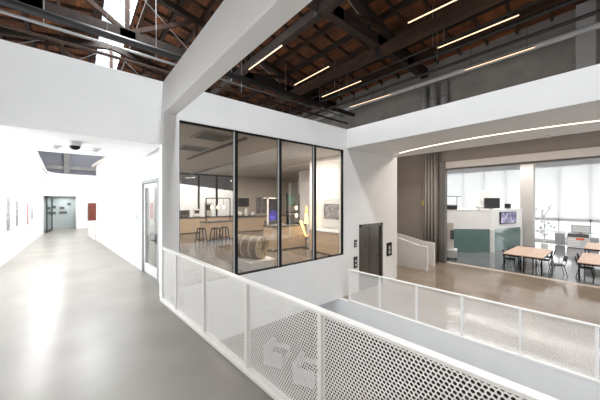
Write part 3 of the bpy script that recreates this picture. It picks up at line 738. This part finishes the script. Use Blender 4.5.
def chair_proto():
    t = thing('stacking_chair', '', 'chair', group='black frame chairs at the classroom tables')
    MB().box((-.21, -.2, .43), (.21, .21, .46)).build('seat', 'cushion', t, bevel=.01)
    b = MB(); n = 8; R = []
    for z, yo in ((.60, .24), (.72, .27), (.84, .29)):
        R.append([b.bm.verts.new((-.2 + .4 * k / n, yo + .03 * math.sin(PI * k / n), z)) for k in range(n + 1)])
    for A_, B_ in zip(R, R[1:]):
        for k in range(n): b.face([A_[k], A_[k + 1], B_[k + 1], B_[k]])
    o = b.build('backrest', 'cushion', t, smooth=True); o.modifiers.new('s', 'SOLIDIFY').thickness = .018
    for s in (-1, 1):
        MB().tube([(s * .21, -.24, 0), (s * .19, -.17, .44)], .012, 8).build('leg', 'black', t)
        MB().tube([(s * .21, .27, 0), (s * .19, .17, .44)], .012, 8).build('leg', 'black', t)
        MB().tube([(s * .19, -.17, .425), (s * .19, .17, .425), (s * .19, .23, .55), (s * .185, .285, .83)], .011, 8).build('frame', 'black', t)
    return t
cp_ = chair_proto(); first = True
for (x, y, rz, lab) in ((15.9, 3.24, 0.03, 'black chair at the left side of the joined tables, nearest end'), (16.9, 3.25, -.03, 'black chair at the left side of the joined tables, middle'), (17.9, 3.24, .04, 'black chair at the left side of the joined tables, far end'),
                        (16.0, 1.62, PI + .35, 'black chair pulled out at the near right of the joined tables'), (16.9, 2.17, PI - .03, 'black chair at the right side of the joined tables, middle'), (17.8, 2.16, PI + .05, 'black chair at the right side of the joined tables, far end'),
                        (16.2, .80, .03, 'black chair at the right edge table, nearest end'), (17.3, .81, -.03, 'black chair at the right edge table, farther along')):
    o = cp_ if first else dup(cp_); first = False; place(o, (x, y, LOW), rz, lab)
# copier
p = P(573, 246.5, Z=LOW); t = thing('photocopier', 'large grey and white photocopier below the classroom windows', 'photocopier', (26.3, 1.62, LOW), -PI / 2)
MB().box((-.55, -.35, .05), (.55, .35, .80)).build('body', 'lightgrey', t, bevel=.02); MB().box((-.5, -.36, .72), (.5, .3, .95)).build('scanner_lid', 'jamb', t, bevel=.02)
for z in (.12, .30, .48): MB().box((-.5, -.365, z), (.1, -.35, z + .14)).build('paper_drawer', 'white_rail', t, bevel=.006)
MB().box((-.1, -.372, .55), (.3, -.35, .68)).build('label_sticker', 'red', t); MB().box((.55, -.3, .1), (.95, .3, .75)).build('finisher', 'grey', t, bevel=.02); MB().box((-.62, -.3, .5), (-.55, .3, .56)).build('side_tray', 'grey', t)
monitor('pale monitor standing on the photocopier', (26.3, 1.5, LOW + .95), -PI / 2, .9, .5, 'lightgrey')
t = thing('low_cabinet', 'low white cabinet left of the photocopier under the windows', 'cabinet', (26.7, 2.55, LOW), -PI / 2)
MB().box((-.25, -.3, .05), (.25, .3, .9)).build('body', 'header', t, bevel=.01); MB().box((-.24, -.32, .08), (.24, -.3, .86)).build('door', 'grey', t)

# ================================================================== exhibit room contents
def counter(lab, x0, x1, y, dep=.7, H=.94, n=5):
    t = thing('display_counter', lab, 'counter', ((x0 + x1) / 2, y, 0)); w = (x1 - x0) / 2
    MB().box((-w, 0, .04), (w, dep, H - .05)).build('body', 'oak', t)
    MB().box((-w - .02, -.03, H - .05), (w + .02, dep, H)).build('countertop', 'jamb', t)
    for k in range(n + 1): x = -w + 2 * w * k / n; MB().box((x - .02, -.012, .02), (x + .02, .02, H - .05)).build('divider', 'header', t)
    return t
counter('long plywood counter against the glass partition at the room back', 4.6, 9.4, 16.4, n=6)
counter('plywood island counter with hanging bulbs behind the black stools', 4.75, 6.45, 12.7, n=3)
counter('plywood counter below the dark monitor in the second window pane', 7.6, 11.9, 15.0, n=5)
counter('plywood counter in the third window pane beneath the green screen', 5.85, 7.55, 8.55, H=.98, n=4)
# bulb frame
t = thing('bulb_frame', 'black square frame with glowing bulbs standing on the island counter', 'lamp frame', (5.55, 13.0, .94))
for s in (-.63, .63): MB().box((s - .02, -.02, 0), (s + .02, .02, 1.15)).build('upright', 'black', t)
MB().box((-.65, -.02, 1.13), (.65, .02, 1.17)).build('crossbar', 'black', t)
for x in (-.34, -.03, .28):
    MB().tube([(x, 0, 1.13), (x, 0, .78)], .008, 6).build('cord', 'black', t)
    MB().lathe([(.02, .78), (.04, .72), (.05, .66), (.03, .62), (.01, .61)], (x, 0, 0), 14).build('bulb', 'bulb', t, smooth=True)
# stools
def stool():
    t = thing('bar_stool', '', 'stool', group='black stools in the exhibit room')
    MB().lathe([(.16, .66), (.18, .68), (.18, .70), (.16, .71)], n=20).build('seat', 'black', t)
    for sx in (-1, 1):
        for sy in (-1, 1): MB().bar((sx * .2, sy * .2, 0), (sx * .12, sy * .12, .67), .035).build('leg', 'black', t)
    b = MB(); 
    for a, c in (((-1, -1), (1, -1)), ((1, -1), (1, 1)), ((1, 1), (-1, 1)), ((-1, 1), (-1, -1))): b.bar((a[0] * .175, a[1] * .175, .2), (c[0] * .175, c[1] * .175, .2), .02)
    b.build('footrest', 'black', t); return t
s0 = stool(); place(s0, (4.43, 12.3, 0), .1, 'black metal stool, leftmost in front of the island counter')
place(dup(s0), (4.98, 12.0, 0), .15, 'black metal stool, middle one in front of the island counter')
place(dup(s0), (5.5, 12.2, 0), 0, 'black metal stool, rightmost in front of the island counter')
# back counter props
for x, z, w, h, m, lab in ((5.0, .94, .62, .45, 'jamb', 'dark panel display at the left of the back counter'), (5.75, .94, .4, .5, 'white_rail', 'white box display on the back counter'), (6.45, .94, .38, .9, 'header', 'tall grey display on the right of the back counter')):
    t = thing('exhibit_display', lab, 'exhibit', (x, 16.75, z)); MB().box((-w / 2, -.08, .04), (w / 2, .08, h)).build('panel', m, t, bevel=.01); MB().box((-w / 3, -.15, 0), (w / 3, .15, .04)).build('base', 'black', t)
    MB().box((-w * .35, -.085, h * .45), (w * .35, -.08, h * .85)).build('face', 'offscreen', t)
def wallscreen(lab, x, y, z, w, h, m, cat='monitor', name='wall_monitor'):
    t = thing(name, lab, cat, (x, y, z)); MB().box((-w / 2, -.06, 0), (w / 2, 0, h)).build('casing', 'blackplastic', t); MB().box((-w / 2 + .03, -.066, .03), (w / 2 - .03, -.06, h - .03)).build('screen', m, t)
a = P(238.5, 198, Y=17.4); wallscreen('dark monitor, left one on the back wall of the exhibit room', 9.32, 17.4, 1.52, .85, .62, 'offscreen')
for q, lab, m in (((258.5, 216), 'grey poster on the back wall, left of the pair', 'art3'), ((264, 216), 'grey poster on the back wall, right of the pair', 'art1')):
    p = P(*q, Y=17.4); t = thing('poster', lab, 'poster', (p.x, 17.4, 1.0)); MB().box((-.2, -.035, 0), (.2, -.004, 1.2)).build('board', 'jamb', t); MB().box((-.18, -.04, .03), (.18, -.035, 1.17)).build('print', m, t)
for x, z, w, h, lab in ((7.95, .94, .42, .3, 'small white model, left one on the second pane counter'), (8.4, .94, .3, .5, 'small white model, middle one on the second pane counter'), (8.9, .94, .34, .25, 'small white model, right one on the second pane counter')):
    t = thing('exhibit_model', lab, 'exhibit', (x, 15.3, z)); MB().box((-w / 2, -.15, 0), (w / 2, .15, .05)).build('base', 'black', t); MB().lathe([(.1, .05), (w * .4, h * .5), (w * .3, h), (.02, h)], n=14).build('body', 'lightgrey', t)
# violet lit tower
p = P(272.5, 232, Y=10.5); t = thing('display_case', 'tall glass fronted case with violet light behind the plinth', 'display case', (7.25, 10.6, 0))
for s in (-.3, .3): MB().box((s - .03, -.03, 0), (s + .03, .03, 2.1)).build('frame_post', 'white_rail', t)
MB().box((-.33, -.03, 2.06), (.33, .3, 2.12)).build('top', 'white_rail', t); MB().box((-.3, .1, .05), (.3, .3, 1.0)).build('cabinet', 'jamb', t); MB().box((-.28, .06, 1.02), (.28, .1, 1.5)).build('screen', 'blue', t); MB().box((-.28, .06, 1.5), (.28, .1, 2.05)).build('upper_panel', 'offscreen', t)
# drum on plinth
t = thing('white_plinth', 'low white plinth inside the window', 'plinth', (3.86, 6.93, 0))
MB().box((-.26, -.55, 0), (.56, .40, .26)).build('body', 'white', t, bevel=.012); MB().box((-.28, -.57, .26), (.58, .42, .30)).build('top', 'white_rail', t, bevel=.008)
rz = -1.15; t = thing('drum_exhibit', 'large woven tan drum lying on the white plinth', 'drum', (4.0, 6.85, .306), rz)
b = MB(); n = 40; R = .32
b.tube([(-.52, 0, R), (.30, 0, R)], R, n); b.build('barrel', 'drum', t)
for x in (-.52, -.24, .04, .30): b = MB(); b.tube([(x - .02, 0, R), (x + .02, 0, R)], R + .004, n); b.build('hoop', 'oak', t)
b = MB(); b.tube([(.30, 0, R), (.335, 0, R)], R * .93, n); b.build('drum_head', M['drumhead'], t)
b = MB(); b.tube([(.335, 0, R), (.36, 0, R)], .05, 16); b.build('hub', 'drum', t)
for k in range(10):
    a = 2 * PI * k / 10; b = MB(); b.bar((.34, 0, R), (.34, R * .9 * math.cos(a), R + R * .9 * math.sin(a)), .018); b.build('spoke', 'drum', t)
# third pane exhibits
t = thing('equipment_rack', 'black rack with green screen and bulbs on the plywood counter', 'rack', (7.13, 8.9, .98))
for s in (-.33, .33): MB().box((s - .02, -.02, 0), (s + .02, .02, 1.3)).build('upright', 'black', t)
MB().box((-.33, -.1, .0), (.33, .1, .05)).build('base', 'black', t); MB().box((-.35, -.06, .80), (.05, .02, 1.25)).build('monitor', 'blackplastic', t); MB().box((-.33, -.066, .83), (.03, -.06, 1.22)).build('screen', 'green', t)
MB().box((-.33, -.1, .48), (.33, .1, .52)).build('shelf', 'black', t); MB().box((-.3, -.08, .05), (-.02, .06, .4)).build('case', 'blackplastic', t)
for x, z in ((.1, .70), (.12, .38)): MB().lathe([(.02, z - .1), (.05, z - .04), (.055, z), (.03, z + .05), (.005, z + .06)], (x, -.08, 0), 14).build('bulb', 'bulb', t, smooth=True)
t = thing('glow_sculpture', 'glowing orange and yellow bent tube sculpture behind the fourth mullion', 'light sculpture', (7.27, 8.22, 0))
MB().lathe([(.14, 0), (.14, .03), (.02, .04), (.02, .5)], n=18).build('stand', 'black', t)
MB().tube([(-.30, 0, 1.15), (-.22, -.02, .95), (-.12, 0, .75), (0, 0, .5)], [.05, .045, .035, .02], 10).build('lower_tube', 'neon2', t, smooth=True)
MB().tube([(0, 0, .5), (.15, 0, .52), (.22, 0, .64)], .022, 8).build('arm', 'pink', t, smooth=True)
MB().tube([(.02, .03, 1.02), (.05, .03, 1.2), (.03, .03, 1.45)], [.09, .07, .05], 10).build('flame_lamp', 'neon2', t, smooth=True)
MB().tube([(.03, .03, 1.45), (.05, .03, 1.62), (.04, .03, 1.75)], [.05, .045, .02], 10).build('flame_tip', 'neon', t, smooth=True)
MB().tube([(.03, .03, .5), (.03, .03, 1.02)], .012, 8).build('stem', 'black', t)
p = Vector((7.62, 7.1, .95)); t = thing('wall_panel', 'large pale panel on the exhibit room side wall', 'panel', p); MB().box((-.04, -.55, 0), (0, .55, 1.1)).build('board', 'lightgrey', t, bevel=.01); MB().box((-.045, -.4, .3), (-.04, .4, .9)).build('print', 'art3', t)
t = thing('side_bench', 'pale wood bench along the exhibit room side wall', 'bench', (7.3, 7.0, 0)); MB().box((-.28, -.75, .04), (.3, .75, .82)).build('body', 'oak', t); MB().box((-.3, -.77, .82), (.3, .77, .86)).build('top', 'lightgrey', t)
# ceiling vents and track
for q, lab, s in (((214, 136), 'dark square ceiling vent, larger one above first pane', .9), ((193, 148), 'dark square ceiling vent, smaller and farther one above first pane', .8)):
    p = P(*q, Z=3.7); t = thing('ceiling_vent', lab, 'vent', (p.x, p.y, 3.7)); MB().box((-s / 2, -s / 2, -.03), (s / 2, s / 2, 0)).build('frame', 'grey', t)
    for k in range(6): MB().box((-s / 2 + .06, -s / 2 + .08 + k * s * .15, -.045), (s / 2 - .06, -s / 2 + .14 + k * s * .15, -.03)).build('louvre', 'jamb', t)
for q0, q1, lab in (((188, 159), (246, 138.5), 'dark lighting track across the exhibit ceiling, nearer one'), ((185, 176), (236, 162), 'dark lighting track across the exhibit ceiling, farther one')):
    a = P(*q0, Z=3.6); c = P(*q1, Z=3.6); t = thing('lighting_track', lab, 'light track', (c.x, c.y, 3.6)); d = a - c
    MB().bar((0, 0, 0), (d.x, d.y, 0), .08, .06).build('rail', 'jamb', t)
    for s in (.15, .85): MB().tube([(d.x * s, d.y * s, .03), (d.x * s, d.y * s, .1)], .015, 6).build('bracket', 'jamb', t)

# ================================================================== LIGHT
wd_ = bpy.data.worlds.new('sky'); S.world = wd_; wd_.use_nodes = True
bg = wd_.node_tree.nodes['Background']; bg.inputs[0].default_value = (.90, .95, 1, 1); bg.inputs[1].default_value = 1.7
def area(name, loc, rot, sx, sy, power, col=(1, 1, 1), spread=PI):
    l = bpy.data.lights.new(name, 'AREA'); l.shape = 'RECTANGLE'; l.size = sx; l.size_y = sy; l.energy = power; l.color = col; l.spread = spread
    o = bpy.data.objects.new(name, l); COL.objects.link(o); o.location = loc; o.rotation_euler = rot; return o
area('daylight_skylight', (1.7, 11.5, 12.0), (0, 0, 0), 1.28, 41, 5400, (.95, .97, 1))
area('daylight_windows', (30.2, 3.5, 2.2), (0, PI / 2, 0), 7, 20, 1150, (1, .99, .98))
area('added_wash_fill', (-.9, 14.5, 3.08), (0, .5, 0), .2, 11, 330, (1, .99, .98))  # added lamp without a fixture, brightens the left corridor wall
area('added_wash_fill', (.3, 14.0, 5.2), (0, -.8, 0), .3, 10, 360, (1, .99, .98))  # second added lamp, no fixture, brightens the right corridor wall
area('added_window_fill', (-2.12, 8.6, 1.6), (0, -PI / 2, 0), 2.5, 4.4, 230, (.98, .99, 1))  # fill lamp behind the added window, lifts soffit and right wall
area('added_wash_fill', (-1.7, 1.5, 2.7), (0, -1.25, 0), .3, 8, 50, (1, .95, .89), 2.2)  # added fill out of frame, brightens the near railing panels
area('added_wash_fill', (5.5, 20.5, 5.2), (.6, 0, 0), 8, .4, 700, (1, .98, .95))  # added fill, no fixture, brightens the curved wall behind the partition
area('added_recess_fill', (-.6, 24.6, 2.2), (0, 0, 0), .6, .4, 25, (.95, 1, 1))  # small lamp added to brighten the recess, no fixture there
for x, y in ((4.2, 9.2), (6.3, 7.4), (7.0, 9.4), (6.5, 14.5), (10.5, 13.5), (3.6, 13.5)): area('added_exhibit_fill', (x, y, 3.66), (0, 0, 0), .6, .6, 115, (1, .93, .85))  # fixtureless fill lamps added to lift the exhibit room
area('added_landing_fill', (11.6, 3, 4.6), (0, 0, 0), 1.0, 8, 330, (1, .88, .77))  # warm fill added over the tan floor and ramp, no fixture
for x in (17, 20, 23.5): area('added_classroom_fill', (x, 3, 4.6), (0, 0, 0), .4, 14, 330, (1, .97, .93))  # fill lamps added under the classroom ceiling, no fixtures modelled
